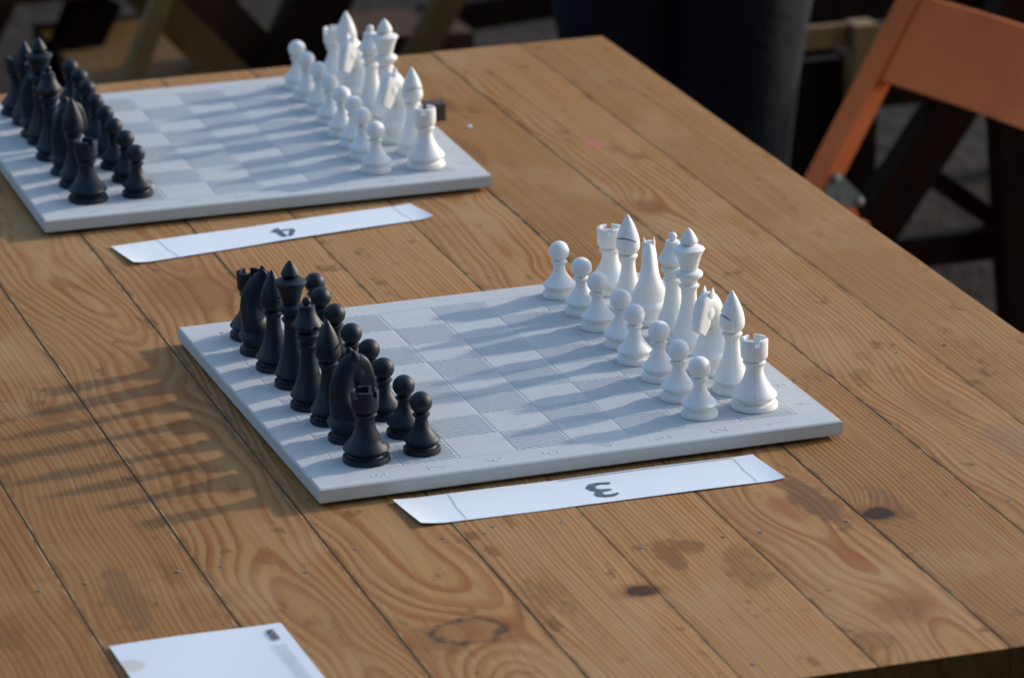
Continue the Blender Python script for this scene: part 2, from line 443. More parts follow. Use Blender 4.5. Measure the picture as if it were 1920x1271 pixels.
# under-frame and legs
def tp(x, y): return (x*cy-y*sy, x*sy+y*cy)
for (ax, ay, bx, by) in ((-7.6, -8.0, 13.1, -8.0), (-7.6, 26.4, 13.1, 26.4), (-7.6, -7.2, -7.6, 25.6), (13.1, -7.2, 13.1, 25.6)):
    bm = bmesh.new()
    p, q = tp(ax, ay), tp(bx, by)
    bar(bm, W(p[0], p[1], TU-TH-.9), W(q[0], q[1], TU-TH-.9), .022, .08, (q[1]-p[1], -(q[0]-p[0]), 0))
    bevel(bm, .002)
    mesh_obj('apron', bm, MAT['olive'], table)
for x, y in ((-6.9, -7.2), (12.4, -7.2), (-6.9, 25.6), (12.4, 25.6)):
    p = tp(x, y); bm = bmesh.new(); w = W(*p)
    rings = []
    for z, h in ((-.006, .024), (.35, .029), (TZ-.034, .033)):
        rings.append([(w.x+sx_*h, w.y+sy_*h, z) for sx_, sy_ in ((-1, -1), (1, -1), (1, 1), (-1, 1))])
    loft(bm, rings); bevel(bm, .003)
    mesh_obj('leg', bm, MAT['olive'], table)
NAILS = [(4.26, -3.6), (2.14, -2.08), (1.46, -2.04), (3.47, -2.06), (2.37, -1.83), (5.65, -3.61), (6.28, -3.63), (7.75, -3.68), (9.89, -3.73),
         (10.57, -3.76), (-1.0, -2.67), (-2.18, -1.94), (-2.88, -1.91), (-4.36, -1.88), (-5.11, -1.92), (4.13, -8.7), (0.01, -1.99), (11.9, 3.9), (12.9, 4.0)]
for k, (x, y) in enumerate(NAILS):
    bm = bmesh.new(); w = W(x, y, TU+.012)
    r_ = .0013 if k % 3 else .0016
    n = 12
    rings = [[(w.x+rr*math.cos(6.2832*j/n), w.y+rr*1.25*math.sin(6.2832*j/n), w.z+zz) for j in range(n)] for rr, zz in ((r_, -.002), (r_, -.0001), (r_*.8, .0002), (r_*.3, -.0001))]
    loft(bm, rings)
    mesh_obj('nail_head', bm, MAT['nail'], table, smooth=40)

# ------------------------------------------------------------------ chessboards
BM_ = .61; B = 8+2*BM_; TB = .252
def clip(poly, nx, ny, c):
    """keep nx*x+ny*y <= c ; poly of (x,y)"""
    out = []
    for i in range(len(poly)):
        a, b = poly[i], poly[(i+1) % len(poly)]
        da = nx*a[0]+ny*a[1]-c; db = nx*b[0]+ny*b[1]-c
        if da <= 0: out.append(a)
        if (da < 0) != (db < 0) and abs(da-db) > 1e-9:
            t = da/(da-db); out.append((a[0]+(b[0]-a[0])*t, a[1]+(b[1]-a[1])*t))
    return out

STROKES = {  # glyph strokes in a unit box, up = +v
    '1': [[(.5, 0), (.5, 1)], [(.5, 1), (.3, .82)]],
    '2': [[(.1, .78), (.25, .98), (.6, 1), (.8, .8), (.75, .6), (.1, 0), (.85, 0)]],
    '3': [[(.1, .85), (.35, 1), (.7, .95), (.8, .75), (.65, .55), (.4, .52)], [(.65, .55), (.85, .35), (.75, .1), (.45, 0), (.1, .12)]],
    '4': [[(.7, 0), (.7, 1), (.05, .3), (.95, .3)]],
    '5': [[(.8, 1), (.25, 1), (.15, .55), (.5, .64), (.82, .45), (.8, .15), (.5, 0), (.1, .1)]],
    '6': [[(.75, 1), (.35, .75), (.12, .35), (.3, .03), (.65, 0), (.85, .25), (.7, .5), (.4, .55), (.15, .38)]],
    '7': [[(.1, 1), (.88, 1), (.4, 0)]],
    '8': [[(.5, .54), (.2, .65), (.2, .9), (.5, 1), (.8, .9), (.8, .65), (.5, .54), (.12, .38), (.14, .1), (.5, 0), (.86, .1), (.88, .38), (.5, .54)]],
    'A': [[(.05, 0), (.5, 1), (.95, 0)], [(.22, .36), (.78, .36)]],
    'B': [[(.1, 0), (.1, 1), (.6, 1), (.78, .86), (.72, .62), (.55, .53), (.1, .53)], [(.55, .53), (.85, .4), (.85, .12), (.65, 0), (.1, 0)]],
    'C': [[(.9, .85), (.6, 1), (.25, .9), (.08, .5), (.25, .1), (.6, 0), (.9, .15)]],
    'D': [[(.1, 0), (.1, 1), (.5, 1), (.85, .75), (.85, .25), (.5, 0), (.1, 0)]],
    'E': [[(.85, 1), (.15, 1), (.15, 0), (.85, 0)], [(.15, .52), (.7, .52)]],
    'F': [[(.85, 1), (.15, 1), (.15, 0)], [(.15, .52), (.7, .52)]],
    'G': [[(.9, .85), (.6, 1), (.25, .9), (.08, .5), (.25, .1), (.6, 0), (.9, .15), (.9, .48), (.6, .48)]],
    'H': [[(.12, 0), (.12, 1)], [(.88, 0), (.88, 1)], [(.12, .5), (.88, .5)]],
    'N': [[(.1, 0), (.1, 1), (.9, 0), (.9, 1)]],
    'O': [[(.5, 0), (.15, .15), (.08, .5), (.15, .85), (.5, 1), (.85, .85), (.92, .5), (.85, .15), (.5, 0)]],
    'S': [[(.85, .88), (.5, 1), (.15, .85), (.2, .6), (.75, .42), (.85, .15), (.5, 0), (.1, .12)]],
    'R': [[(.1, 0), (.1, 1), (.65, 1), (.82, .8), (.65, .54), (.1, .5)], [(.5, .52), (.88, 0)]],
}
def glyph(bm, ch, place, w, h, sw, z0, z1):
    """place(u,v)->(x,y); raised chisel strokes of width sw between z0 and z1 (board units)"""
    for st in STROKES[ch]:
        for a, b in zip(st, st[1:]):
            pa = Vector(place(a[0]*w, a[1]*h)); pb = Vector(place(b[0]*w, b[1]*h))
            t = (pb-pa)
            if t.length < 1e-6: continue
            t.normalize(); n = Vector((-t.y, t.x))*sw/2; e = t*sw*.42
            lo = [pa-e+n, pa-e-n, pb+e-n, pb+e+n]
            k = .35 if z1-z0 > .003 else .98
            hi = [pa-e*k+n*k, pa-e*k-n*k, pb+e*k-n*k, pb+e*k+n*k]
            loft(bm, [[(q.x*S, q.y*S, z0*S) for q in lo], [(q.x*S, q.y*S, z1*S) for q in hi]])

def make_board():
    root = empty('chessboard')
    bm = bmesh.new()
    def F(pts): bm.faces.new([bm.verts.new((x*S, y*S, z*S)) for x, y, z in pts])
    g = .024; dp = .0075; ch = .03
    m0, m1 = BM_, BM_+8
    # border ring on top (with groove wall inside) and chamfered rim, sides, bottom
    o = [(ch, ch), (B-ch, ch), (B-ch, B-ch), (ch, B-ch)]
    i1 = [(m0-g, m0-g), (m1+g, m0-g), (m1+g, m1+g), (m0-g, m1+g)]
    i2 = [(m0, m0), (m1, m0), (m1, m1), (m0, m1)]
    e0 = [(0, 0), (B, 0), (B, B), (0, B)]
    cb = .02
    e1 = [(cb, cb), (B-cb, cb), (B-cb, B-cb), (cb, B-cb)]
    for k in range(4):
        j = (k+1) % 4
        F([(*o[k], 0), (*o[j], 0), (*i1[j], 0), (*i1[k], 0)])
        F([(*i1[k], 0), (*i1[j], 0), (*i2[j], -dp), (*i2[k], -dp)])
        F([(*e0[k], -ch*.8), (*e0[j], -ch*.8), (*o[j], 0), (*o[k], 0)])
        F([(*e0[k], -TB+cb), (*e0[j], -TB+cb), (*e0[j], -ch*.8), (*e0[k], -ch*.8)])
        F([(*e1[k], -TB), (*e1[j], -TB), (*e0[j], -TB+cb), (*e0[k], -TB+cb)])
    F([(*e1[3], -TB), (*e1[2], -TB), (*e1[1], -TB), (*e1[0], -TB)])
    F([(m0-.01, m0-.01, -dp-.006), (m1+.01, m0-.01, -dp-.006), (m1+.01, m1+.01, -dp-.006), (m0-.01, m1+.01, -dp-.006)])
    per = .096; gw = .042; r2 = math.sqrt(.5)
    for i in range(8):
        for j in range(8):
            x0, y0 = m0+i, m0+j
            c = [(x0, y0), (x0+1, y0), (x0+1, y0+1), (x0, y0+1)]
            q = [(x0+g, y0+g), (x0+1-g, y0+g), (x0+1-g, y0+1-g), (x0+g, y0+1-g)]
            for k in range(4):
                l = (k+1) % 4
                F([(*c[k], -dp), (*c[l], -dp), (*q[l], 0), (*q[k], 0)])
            # file letter a is the near row (j=0); number 1 is the right column (i=7)
            if (j + (7-i)) % 2 == 0:      # dark square: diagonal grooves along (1,-1)
                cx, cyy = x0+.5, y0+.5
                n = int(.75/per)+2
                for k in range(4):
                    l = (k+1) % 4
                    F([(*q[k], -.0004), (*q[l], -.0004), (*q[l], -dp-.004), (*q[k], -dp-.004)])
                for k in range(-n, n+1):
                    s0 = k*per
                    lv = [(s0-per/2, 0), (s0-gw/2, 0), (s0-gw/5, -dp), (s0+gw/5, -dp), (s0+gw/2, 0), (s0+per/2, 0)]
                    for (sa, za), (sb, zb) in zip(lv, lv[1:]):
                        pl = clip(q, r2, r2, (cx+cyy)*r2+sb)
                        if len(pl) >= 3: pl = clip(pl, -r2, -r2, -((cx+cyy)*r2+sa))
                        if len(pl) < 3: continue
                        pts = []
                        for x, y in pl:
                            s = (x+y-cx-cyy)*r2
                            t = min(max((s-sa)/(sb-sa), 0), 1)
                            pts.append((x, y, za+(zb-za)*t))
                        F(pts)
            else:
                F([(*p_, 0) for p_ in q])
    bmesh.ops.remove_doubles(bm, verts=bm.verts[:], dist=1e-7)
    bmesh.ops.dissolve_degenerate(bm, dist=1e-8, edges=bm.edges[:])
    mesh_obj('slab', bm, MAT['concrete'], root)
    for x, y in ((.75, .75), (B-.75, .75), (B-.75, B-.75), (.75, B-.75)):
        f = bmesh.new(); lathe(f, [(0, TU*S), (.55*S, TU*S), (.55*S, -(TB-.003)*S), (0, -(TB-.003)*S)], 24)
        for v in f.verts: v.co.x += x*S; v.co.y += y*S
        mesh_obj('foot', f, MAT['cork'], root)
    for k in range(8):                     # numbers along the near edge, tops to the left
        x = B-BM_-.5-k
        bm = bmesh.new()
        glyph(bm, str(k+1), lambda u, v, x=x: (x+.13-v, .22+u), .20, .26, .045, -.001, .0055)
        mesh_obj('numeral', bm, MAT['concrete'], root)
    for k, chh in enumerate('ABCDEFGH'):
        y = BM_+.5+k
        bm = bmesh.new()
        glyph(bm, chh, lambda u, v, y=y: (B-.19-v, y-.11+u), .22, .24, .045, -.001, .0055)
        mesh_obj('letter', bm, MAT['concrete'], root)
    return root

BOARDS = [((0, 0), 0.0), ((-.747, 16.80), -.02649)]
near = make_board()
near.location = W(0, 0, 0)
tag(near, 'grey concrete chessboard in sharp focus behind the paper strip printed 3', 'chessboard', 'concrete chessboards set up on the table')
far = copy_tree(near)
far.location = W(-.747, 16.80, 0); far.rotation_euler = (0, 0, -.02649)
tag(far, 'blurred grey concrete chessboard behind the paper strip printed 4', 'chessboard', 'concrete chessboards set up on the table')

# ------------------------------------------------------------------ chess pieces (profiles in squares)
def base_prof(r, r2=None, k=1.0):
    """disc foot, waist, flared skirt edge"""
    r2 = r2 or r*.98
    return [(0, 0), (r*.96, 0), (r, .012), (r, .075*k), (r*.985, .092*k), (r*.93, .102*k), (r*.80, .106*k), (r*.76, .125*k)], \
           [(r*.76, .125*k), (r*.80, .150*k), (r2*.97, .205*k), (r2*1.0, .222*k), (r2*.985, .240*k)]

def part(root, name, prof, mat, n=56, ang=38, rfun=None):
    bm = bmesh.new(); lathe(bm, [(r*S, z*S) for r, z in prof], n, rfun)
    return mesh_obj(name, bm, mat, root, smooth=ang)

def ball(r, z, a0=-80, a1=90, n=14):
    out = []
    for k in range(n+1):
        a = R(a0+(a1-a0)*k/n); out.append((max(r*math.cos(a), 0), z+r*math.sin(a)))
    out[-1] = (0, z+r)
    return out

def curve(a, b, pw, n=10):
    """concave sweep from (r,z) a to b"""
    out = []
    for k in range(1, n+1):
        t = k/n
        out.append((b[0]+(a[0]-b[0])*(1-t)**pw, a[1]+(b[1]-a[1])*t))
    return out

def pawn(mat):
    root = empty('pawn')
    f, s = base_prof(.315)
    part(root, 'base', f, mat)
    sk = s + curve((.305, .24), (.105, .58), 1.9) + [(.108, .60)]
    part(root, 'body', sk, mat)
    part(root, 'collar', [(.108, .60), (.150, .652), (.152, .664), (.140, .674), (.09, .684), (.07, .695)], mat)
    part(root, 'head', ball(.190, .862, -68), mat, ang=60)
    return root

def bool_cut(ob, cutters):
    for i, c in enumerate(cutters):
        cm = D.meshes.new('cut'); bmesh.ops.recalc_face_normals(c, faces=c.faces[:]); c.to_mesh(cm); c.free()
        co = D.objects.new('cutter', cm); COL.objects.link(co)
        md = ob.modifiers.new('b', 'BOOLEAN'); md.operation = 'DIFFERENCE'; md.object = co; md.solver = 'EXACT'
        bpy.context.view_layer.update()
        dg = bpy.context.evaluated_depsgraph_get()
        nm = D.meshes.new_from_object(ob.evaluated_get(dg))
        old = ob.data; ob.modifiers.clear(); ob.data = nm
        D.objects.remove(co)
    for p in ob.data.polygons: p.use_smooth = True
    ob.data.set_sharp_from_angle(angle=R(35))

def rook(mat):
    root = empty('rook')
    f, s = base_prof(.40)
    part(root, 'base', f, mat)
    part(root, 'body', s + curve((.39, .245), (.150, .70), 1.75) + [(.155, .735)], mat)
    part(root, 'collar', [(.155, .735), (.198, .800), (.200, .815), (.190, .826), (.16, .832), (.15, .84)], mat)
    cr = part(root, 'battlements', [(0, .835), (.150, .838), (.195, .862), (.222, .895), (.232, .935), (.238, 1.21), (.232, 1.228), (.215, 1.235), (.180, 1.235), (.168, 1.225),
                                     (.162, 1.10), (.14, 1.09), (0, 1.088)], mat)
    cuts = []
    for a in (0, 90):
        c = bmesh.new(); box(c, (-.4*S, -.046*S, 1.128*S), (.4*S, .046*S, 1.4*S))
        bmesh.ops.rotate(c, verts=c.verts[:], matrix=Matrix.Rotation(R(a+12), 3, 'Z')); cuts.append(c)
    bool_cut(cr, cuts)
    return root

def bishop(mat):
    root = empty('bishop')
    f, s = base_prof(.345)
    part(root, 'base', f, mat)
    part(root, 'body', s + curve((.335, .24), (.128, .93), 2.1) + [(.132, .955)], mat)
    part(root, 'collar', [(.132, .955), (.176, 1.035), (.178, 1.048), (.168, 1.058), (.13, 1.064), (.115, 1.075)], mat)
    pr = [(0, 1.07), (.115, 1.072), (.15, 1.085), (.205, 1.16), (.216, 1.19), (.220, 1.23)]
    for k in range(1, 15):
        t = k/14; pr.append((max(.220*math.cos(t*math.pi/2*.965)**.92, .018), 1.23+.58*t))
    pr.append((0, 1.818))
    mi = part(root, 'mitre', pr, mat)
    c = bmesh.new(); box(c, (.0*S, -.3*S, -.015*S), (.4*S, .3*S, .015*S))
    bmesh.ops.rotate(c, verts=c.verts[:], matrix=Matrix.Rotation(R(-32), 3, 'Y'))
    bmesh.ops.translate(c, verts=c.verts[:], vec=(.075*S, 0, 1.335*S))
    bool_cut(mi, [c])
    return root

def tall(root, mat, neckz):
    f, s = base_prof(.345)
    part(root, 'base', f, mat)
    part(root, 'body', s + curve((.335, .24), (.135, neckz), 2.0, 14) + [(.140, neckz+.03)], mat)

def king(mat):
    root = empty('king')
    tall(root, mat, 1.10)
    part(root, 'collar', [(.140, 1.13), (.182, 1.205), (.184, 1.22), (.17, 1.232), (.135, 1.238), (.138, 1.27), (.17, 1.33), (.225, 1.375), (.246, 1.40), (.250, 1.425), (.244, 1.45),
                          (.222, 1.472), (.17, 1.484), (.145, 1.487)], mat)
    part(root, 'crown', [(.145, 1.487), (.175, 1.60), (.215, 1.74), (.275, 1.868), (.283, 1.885), (.279, 1.897), (.19, 1.945), (.13, 1.962), (.10, 1.966)], mat)
    part(root, 'finial', [(.10, 1.966), (.115, 1.972), (.158, 2.010), (.166, 2.025), (.160, 2.045), (.125, 2.12), (.07, 2.21), (.022, 2.262), (0, 2.27)], mat)
    return root

def queen(mat):
    root = empty('queen')
    tall(root, mat, 1.00)
    part(root, 'collar', [(.140, 1.03), (.178, 1.10), (.180, 1.115), (.168, 1.127), (.135, 1.133), (.138, 1.16), (.165, 1.22), (.205, 1.26), (.216, 1.285), (.214, 1.31),
                          (.19, 1.335), (.15, 1.345)], mat)
    def scal(r, z, a):      # eight round bites under the rim of the coronet
        zz = z/S; rr = r/S
        if not 1.36 < zz < 1.60: return r
        da = (a+math.pi/8) % (math.pi/4)-math.pi/8
        Rc, zc, ro = .350, 1.405, .128
        q = ro*ro-(zz-zc)**2-(Rc*math.sin(da))**2
        if q <= 0: return r
        return min(rr, Rc*math.cos(da)-math.sqrt(q))*S
    pf = [(.15, 1.345), (.172, 1.36)]
    for k in range(11): pf.append((.172+(.272-.172)*(k+1)/11, 1.36+.105*(k+1)/11))
    pf += [(.277, 1.472), (.278, 1.480), (.274, 1.488)]
    for k in range(1, 15):
        t = k/14; pf.append((.134+(.274-.134)*(1-t)**1.9, 1.488+.312*t))
    pf += [(.132, 1.81), (.122, 1.816), (.06, 1.818), (.05, 1.83)]
    part(root, 'crown', pf, mat, n=144, ang=34, rfun=scal)
    part(root, 'finial', ball(.078, 1.895, -60), mat, n=32, ang=60)
    return root

def knight(mat):
    """faces +x in its own axes"""
    root = empty('knight')
    f, s = base_prof(.345)
    part(root, 'base', f, mat)
    part(root, 'body', [(.345*.76, .125), (.27, .150), (.340, .30), (.362, .335), (.355, .352), (.330, .385), (.30, .43), (.2, .48)], mat)
    # neck and head: sections along a spine (forward, up), half depth, half width, tilt of section
    keys = [(0, .40, .29, .315, 0), (-.04, .54, .26, .312, 6), (-.09, .70, .218, .258, 6), (-.098, .86, .212, .196, -6),
            (-.050, 1.02, .232, .160, -24), (-.005, 1.17, .215, .145, -44), (.09, 1.265, .222, .136, -66), (.19, 1.275, .218, .127, -92),
            (.262, 1.19, .235, .120, -114), (.312, 1.05, .215, .110, -132), (.360, .92, .175, .097, -143), (.402, .81, .135, .085, -149)]
    sp_ = spline(keys, 4)
    bm = bmesh.new(); rings = []
    N = 28
    for fx, z, a, b, tl in sp_:
        t = R(tl); ux, uz = math.cos(t), math.sin(t)
        ring = []
        head = min(max((-tl-80)/40, 0), 1)
        for k in range(N):
            ph = 2*math.pi*k/N
            c, sn = math.cos(ph), math.sin(ph)
            e = 1-.52*head   # squarer head
            cc = math.copysign(abs(c)**e, c); ss = math.copysign(abs(sn)**e, sn)
            # outer curve (mane side) is at c<0; make it a little narrower
            wdt = b*(1-.16*max(-c, 0)*(1-head))
            ring.append(((fx+ux*a*cc)*S, wdt*ss*S, (z+uz*a*cc)*S))
        rings.append(ring)
    loft(bm, rings); bevel_e = [e for e in bm.edges if len(e.link_faces) == 2 and e.calc_face_angle(0) > 1.0]
    if bevel_e: bmesh.ops.bevel(bm, geom=bevel_e, offset=.014*S, segments=2, profile=.5, affect='EDGES', clamp_overlap=True)
    mesh_obj('horse_head', bm, mat, root, smooth=42)
    for sd in (-1, 1):
        bm = bmesh.new()
        pts = []
        for k, (fx, z, r_) in enumerate(((.14, 1.40, .085), (.132, 1.475, .076), (.116, 1.54, .042), (.100, 1.585, .008))):
            pts.append([((fx+r_*math.cos(6.2832*j/10))*S, (sd*(.082+.003*k)+r_*.40*math.sin(6.2832*j/10))*S, z*S) for j in range(10)])
        loft(bm, pts); mesh_obj('ear', bm, mat, root, smooth=60)
        bm = bmesh.new()      # cheek plate
        pts = []
        for r_, d in [(.145*math.cos(R(q)), .070+.066*math.sin(R(q))) for q in (0, 15, 30, 45, 60, 75, 86)]:
            pts.append([((.185+r_*math.cos(6.2832*j/20))*S, sd*d*S, (1.15+r_*1.15*math.sin(6.2832*j/20))*S) for j in range(20)])
        loft(bm, pts); mesh_obj('cheek', bm, mat, root, smooth=35)
    return root

MK = {'P': pawn, 'R': rook, 'B': bishop, 'N': knight, 'Q': queen, 'K': king}
NAME = {'P': 'pawn', 'R': 'rook', 'B': 'bishop', 'N': 'knight', 'Q': 'queen', 'K': 'king'}
PROTO = {}
def piece(kind, colour, board, x, y, face, label, seam=0.0):
    key = (kind, colour)
    if key not in PROTO:
        o = PROTO[key] = MK[kind](MAT[colour]); o.name = NAME[kind]
    else: o = copy_tree(PROTO[key])
    (ox, oy), yaw = BOARDS[board]
    c, s = math.cos(yaw), math.sin(yaw)
    o.location = W(ox+c*x-s*y, oy+s*x+c*y, .0012)
    o.rotation_euler = (0, 0, yaw+R(face))
    if colour == 'white':
        for ch in o.children: ch['seam'] = seam
    tag(o, label, NAME[kind], '%s %ss on the %s chessboard' % (colour, NAME[kind], ('near', 'far')[board]))

ORD = ['nearest the camera', 'second from the camera', 'third from the camera', 'fourth from the camera', 'fifth from the camera', 'sixth from the camera', 'seventh from the camera', 'farthest from the camera']
def setup(board, back_w, back_b, pw, pb):
    bn = ('near', 'far')[board]
    sh = ('', 'blurred ')[board]
    for col, pawns in (('white', pw), ('black', pb)):
        for k, (x, y) in enumerate(sorted(pawns, key=lambda q: q[1])):
            piece('P', col, board, x, y, rnd.uniform(0, 360) if k != 0 else 78, '%s%s pawn on the %s board, %s in its row' % (sh, col, bn, ORD[k]))
    for col, back in (('white', back_w), ('black', back_b)):
        for k, (kd, x, y, face) in enumerate(back):
            same = [q for q in back if q[0] == kd]
            if len(same) == 1: lb = '%s%s %s with %s on the %s board' % (sh, col, NAME[kd], {'K': 'a pointed finial on its wide crown', 'Q': 'a ball on its scalloped crown'}[kd], bn)
            else:
                w = 'nearer the camera' if y < 4.6 else 'farther from the camera'
                lb = '%s%s %s %s on the %s board, %s' % (sh, col, {'R': 'notched', 'B': 'pointed', 'N': 'horse-headed'}[kd], NAME[kd], bn, {'nearer the camera': 'at the end nearer the camera', 'farther from the camera': 'at the end farther from the camera'}[w])
            piece(kd, col, board, x, y, face, lb, {7: 1.0, 6: .8, 5: .2, 2: .25}.get(k, 0) if board == 0 else 0)

setup(0,
      [('R', 8.05, 8.33, 60), ('B', 7.97, 7.12, -135), ('N', 8.08, 6.30, 72), ('Q', 8.15, 5.28, 20), ('K', 8.16, 4.50, 0), ('N', 8.12, 3.25, 212), ('B', 8.06, 2.16, 174), ('R', 8.10, 1.23, -20)],
      [('R', 1.12, 8.19, -18), ('N', 1.00, 7.28, -16), ('B', 1.02, 6.28, -4), ('K', 1.08, 5.28, 0), ('Q', 1.02, 4.06, 11), ('B', 1.12, 3.18, -6), ('N', 1.15, 2.20, 6), ('R', 1.13, 1.08, 20)],
      [(7.08, 8.40), (7.12, 7.28), (7.09, 6.33), (7.13, 5.22), (7.05, 4.29), (7.12, 3.24), (7.06, 2.13), (7.07, 1.15)],
      [(2.33, 8.2), (2.19, 7.33), (2.15, 6.3), (2.1, 5.12), (2.13, 4.15), (2.06, 3.09), (2.11, 2.08), (2.12, 1.15)])
setup(1,
      [('R', 8.15, 8.30, 10), ('B', 8.18, 7.35, 90), ('N', 8.10, 6.35, 215), ('Q', 8.18, 5.36, 0), ('K', 8.30, 4.62, 0), ('N', 8.15, 3.22, 212), ('B', 8.20, 2.22, -80), ('R', 8.15, 1.15, -30)],
      [('R', 1.10, 8.25, 0), ('B', 1.12, 7.38, -30), ('N', 1.10, 6.35, 10), ('K', 1.12, 5.72, 0), ('Q', 1.06, 4.48, 0), ('N', 1.12, 3.25, 20), ('B', 1.10, 2.28, 120), ('R', 1.12, 1.16, 5)],
      [(7.27, 8.18), (7.22, 7.17), (7.24, 6.2), (7.2, 5.13), (7.18, 4.07), (7.2, 3.19), (7.13, 2.23), (7.1, 1.13)],
      [(2.27, 8.35), (2.3, 7.50), (2.25, 6.5), (2.18, 5.34), (2.18, 4.35), (2.14, 3.32), (2.16, 2.29), (2.13, 1.14)])

# ------------------------------------------------------------------ paper strips
def paper_strip(name, c, lifts, label, glyph_polys, lines):
    """c: corners far-left, far-right, near-right, near-left in board units"""
    root = empty(name, W(c[0][0], c[0][1], TU))
    O = Vector((c[0][0], c[0][1]))
    NU, NV = 48, 8
    def pos(u, v):
        a = Vector(c[0]).lerp(Vector(c[1]), u); b = Vector(c[3]).lerp(Vector(c[2]), u)
        q = a.lerp(b, v)-O
        z = .010
        for (lu, lv, wu, wv, hgt) in lifts:
            du = abs(u-lu)/wu; dv = abs(v-lv)/wv
            if du < 1 and dv < 1: z += hgt*(1-du)**2*(1-dv)**1.3
        z += .010*math.sin(u*9+1)*(.3+v)*.5+.010
        z += .012*max(0, 1-v*6)*abs(math.sin(u*6.3+.4))
        return Vector((q.x*S, q.y*S, z*S))
    bm = bmesh.new()
    sheet(bm, pos, NU, NV, .00022)
    mesh_obj('sheet', bm, MAT['paper'], root, smooth=50)
    def uv(p):   # invert the bilinear patch approximately
        u, v = .5, .5
        for _ in range(20):
            a = Vector(c[0]).lerp(Vector(c[1]), u); b = Vector(c[3]).lerp(Vector(c[2]), u); q = a.lerp(b, v)
            du = Vector(c[1])-Vector(c[0]); dv = b-a; e = Vector(p)-q
            det = du.x*dv.y-du.y*dv.x
            u += (e.x*dv.y-e.y*dv.x)/det; v += (du.x*e.y-du.y*e.x)/det
        return u, v
    bm = bmesh.new()
    for pl in glyph_polys:
        vs = []
        for p in pl:
            u, v = uv(p); w = pos(u, v); w.z += .0004; vs.append(bm.verts.new(w))
        f = bm.faces.new(vs)
    bmesh.ops.triangulate(bm, faces=bm.faces[:])
    bmesh.ops.recalc_face_normals(bm, faces=bm.faces[:])
    mesh_obj('printed_number', bm, MAT['ink'], root)
    for ln in lines:
        bm = bmesh.new(); (u0, v0), (u1, v1), w_ = ln
        pts = []
        n = 16
        for k in range(n+1):
            t = k/n; u, v = u0+(u1-u0)*t, v0+(v1-v0)*t
            u += .0016*math.sin(t*9)*(1 if abs(u1-u0) < .1 else 0)
            du, dv = (w_, 0) if abs(u1-u0) < .1 else (0, w_*5)
            a, b = pos(u-du, v-dv), pos(u+du, v+dv); a.z += .00035; b.z += .00035
            pts.append((bm.verts.new(a), bm.verts.new(b)))
        for (a, b), (d, e) in zip(pts, pts[1:]): bm.faces.new((a, b, e, d))
        mesh_obj('crease_line', bm, MAT['line'], root)
    tag(root, label, 'paper strip', 'numbered paper strips on the table')

G3 = [(4.81, -.62), (4.77, -.71), (4.62, -.66), (4.52, -.71), (4.48, -.82), (4.55, -.885), (4.72, -.92), (4.70, -.995), (4.58, -1.0), (4.51, -1.06), (4.51, -1.14), (4.62, -1.17), (4.76, -1.13),
      (4.76, -1.20), (4.66, -1.27), (4.50, -1.27), (4.38, -1.19), (4.37, -1.06), (4.44, -.95), (4.37, -.88), (4.34, -.73), (4.43, -.60), (4.59, -.57)]
G4 = [[(3.545, 15.50), (3.67, 15.565), (3.69, 14.91), (3.59, 14.91)], [(3.69, 15.415), (3.95, 15.43), (3.94, 15.35), (3.69, 15.33)],
      [(3.86, 15.34), (3.97, 15.33), (3.80, 14.93), (3.695, 14.90)], [(3.47, 15.40), (3.575, 15.41), (3.575, 15.31), (3.47, 15.32)]]
paper_strip('paper_strip', [(1.19, -.17), (7.49, -.22), (7.55, -1.53), (1.28, -1.43)],
            [(0, 1, .085, 1.3, .055), (1, 1, .05, 1.2, .035), (0, 0, .10, .8, .02), (.45, 1, .25, .5, .01)],
            'white paper strip printed with an upside-down 3 in front of the near chessboard', [G3],
            [((.147, .03), (.122, .985), .0010), ((.938, .04), (.922, .985), .0010), ((.45, .045), (.938, .045), .0016)])
paper_strip('paper_strip', [(.28, 15.57), (6.62, 16.21), (6.75, 15.10), (.41, 14.26)],
            [(0, 1, .07, 1.2, .05), (1, 1, .05, 1.2, .05), (.5, 1, .6, .4, .03)],
            'white paper strip printed with an upside-down 4 in front of the far chessboard', G4,
            [((.148, .03), (.147, .985), .0011), ((.932, .04), (.93, .985), .0011)])

# ------------------------------------------------------------------ laminated card, lower left
card = empty('card', W(-4.64, -4.60, TU))
tag(card, 'white laminated card with small printed lines lying near the front of the table', 'card')
bm = bmesh.new()
sheet(bm, lambda u, v: Vector((2.68*S*u, -3.75*S*v, (.022+.010*math.sin(u*5+v*3.5))*S)), 10, 10, .0004)
mesh_obj('sheet', bm, MAT['laminate'], card, smooth=50)
bm = bmesh.new()
for k, chh in enumerate('NOSR'):
    glyph(bm, chh, lambda u, v, k=k: (2.37+v, -.27-.105*k-u), .088, .105, .030, .034, .036)
mesh_obj('printed_text', bm, MAT['ink'], card)
bm = bmesh.new()
for k in range(7):
    x = 2.31+.032*k
    for seg in range(9):
        y0 = -.86-.26*seg
        box(bm, (x*S, (y0-.235)*S, .0338*S), ((x+.005)*S, y0*S, .0352*S))
mesh_obj('small_print', bm, MAT['line'], card)

bm = bmesh.new(); box(bm, (-.27*S, -.18*S, 0), (.27*S, .18*S, .37*S)); bevel(bm, .003, 3)
db = mesh_obj('block', bm, MAT['block'], smooth=40); db.location = W(9.0, 22.25, TU+.004); db.rotation_euler = (0, 0, R(-8))
tag(db, 'small dark grey block standing on the table right of the far chessboard', 'block')

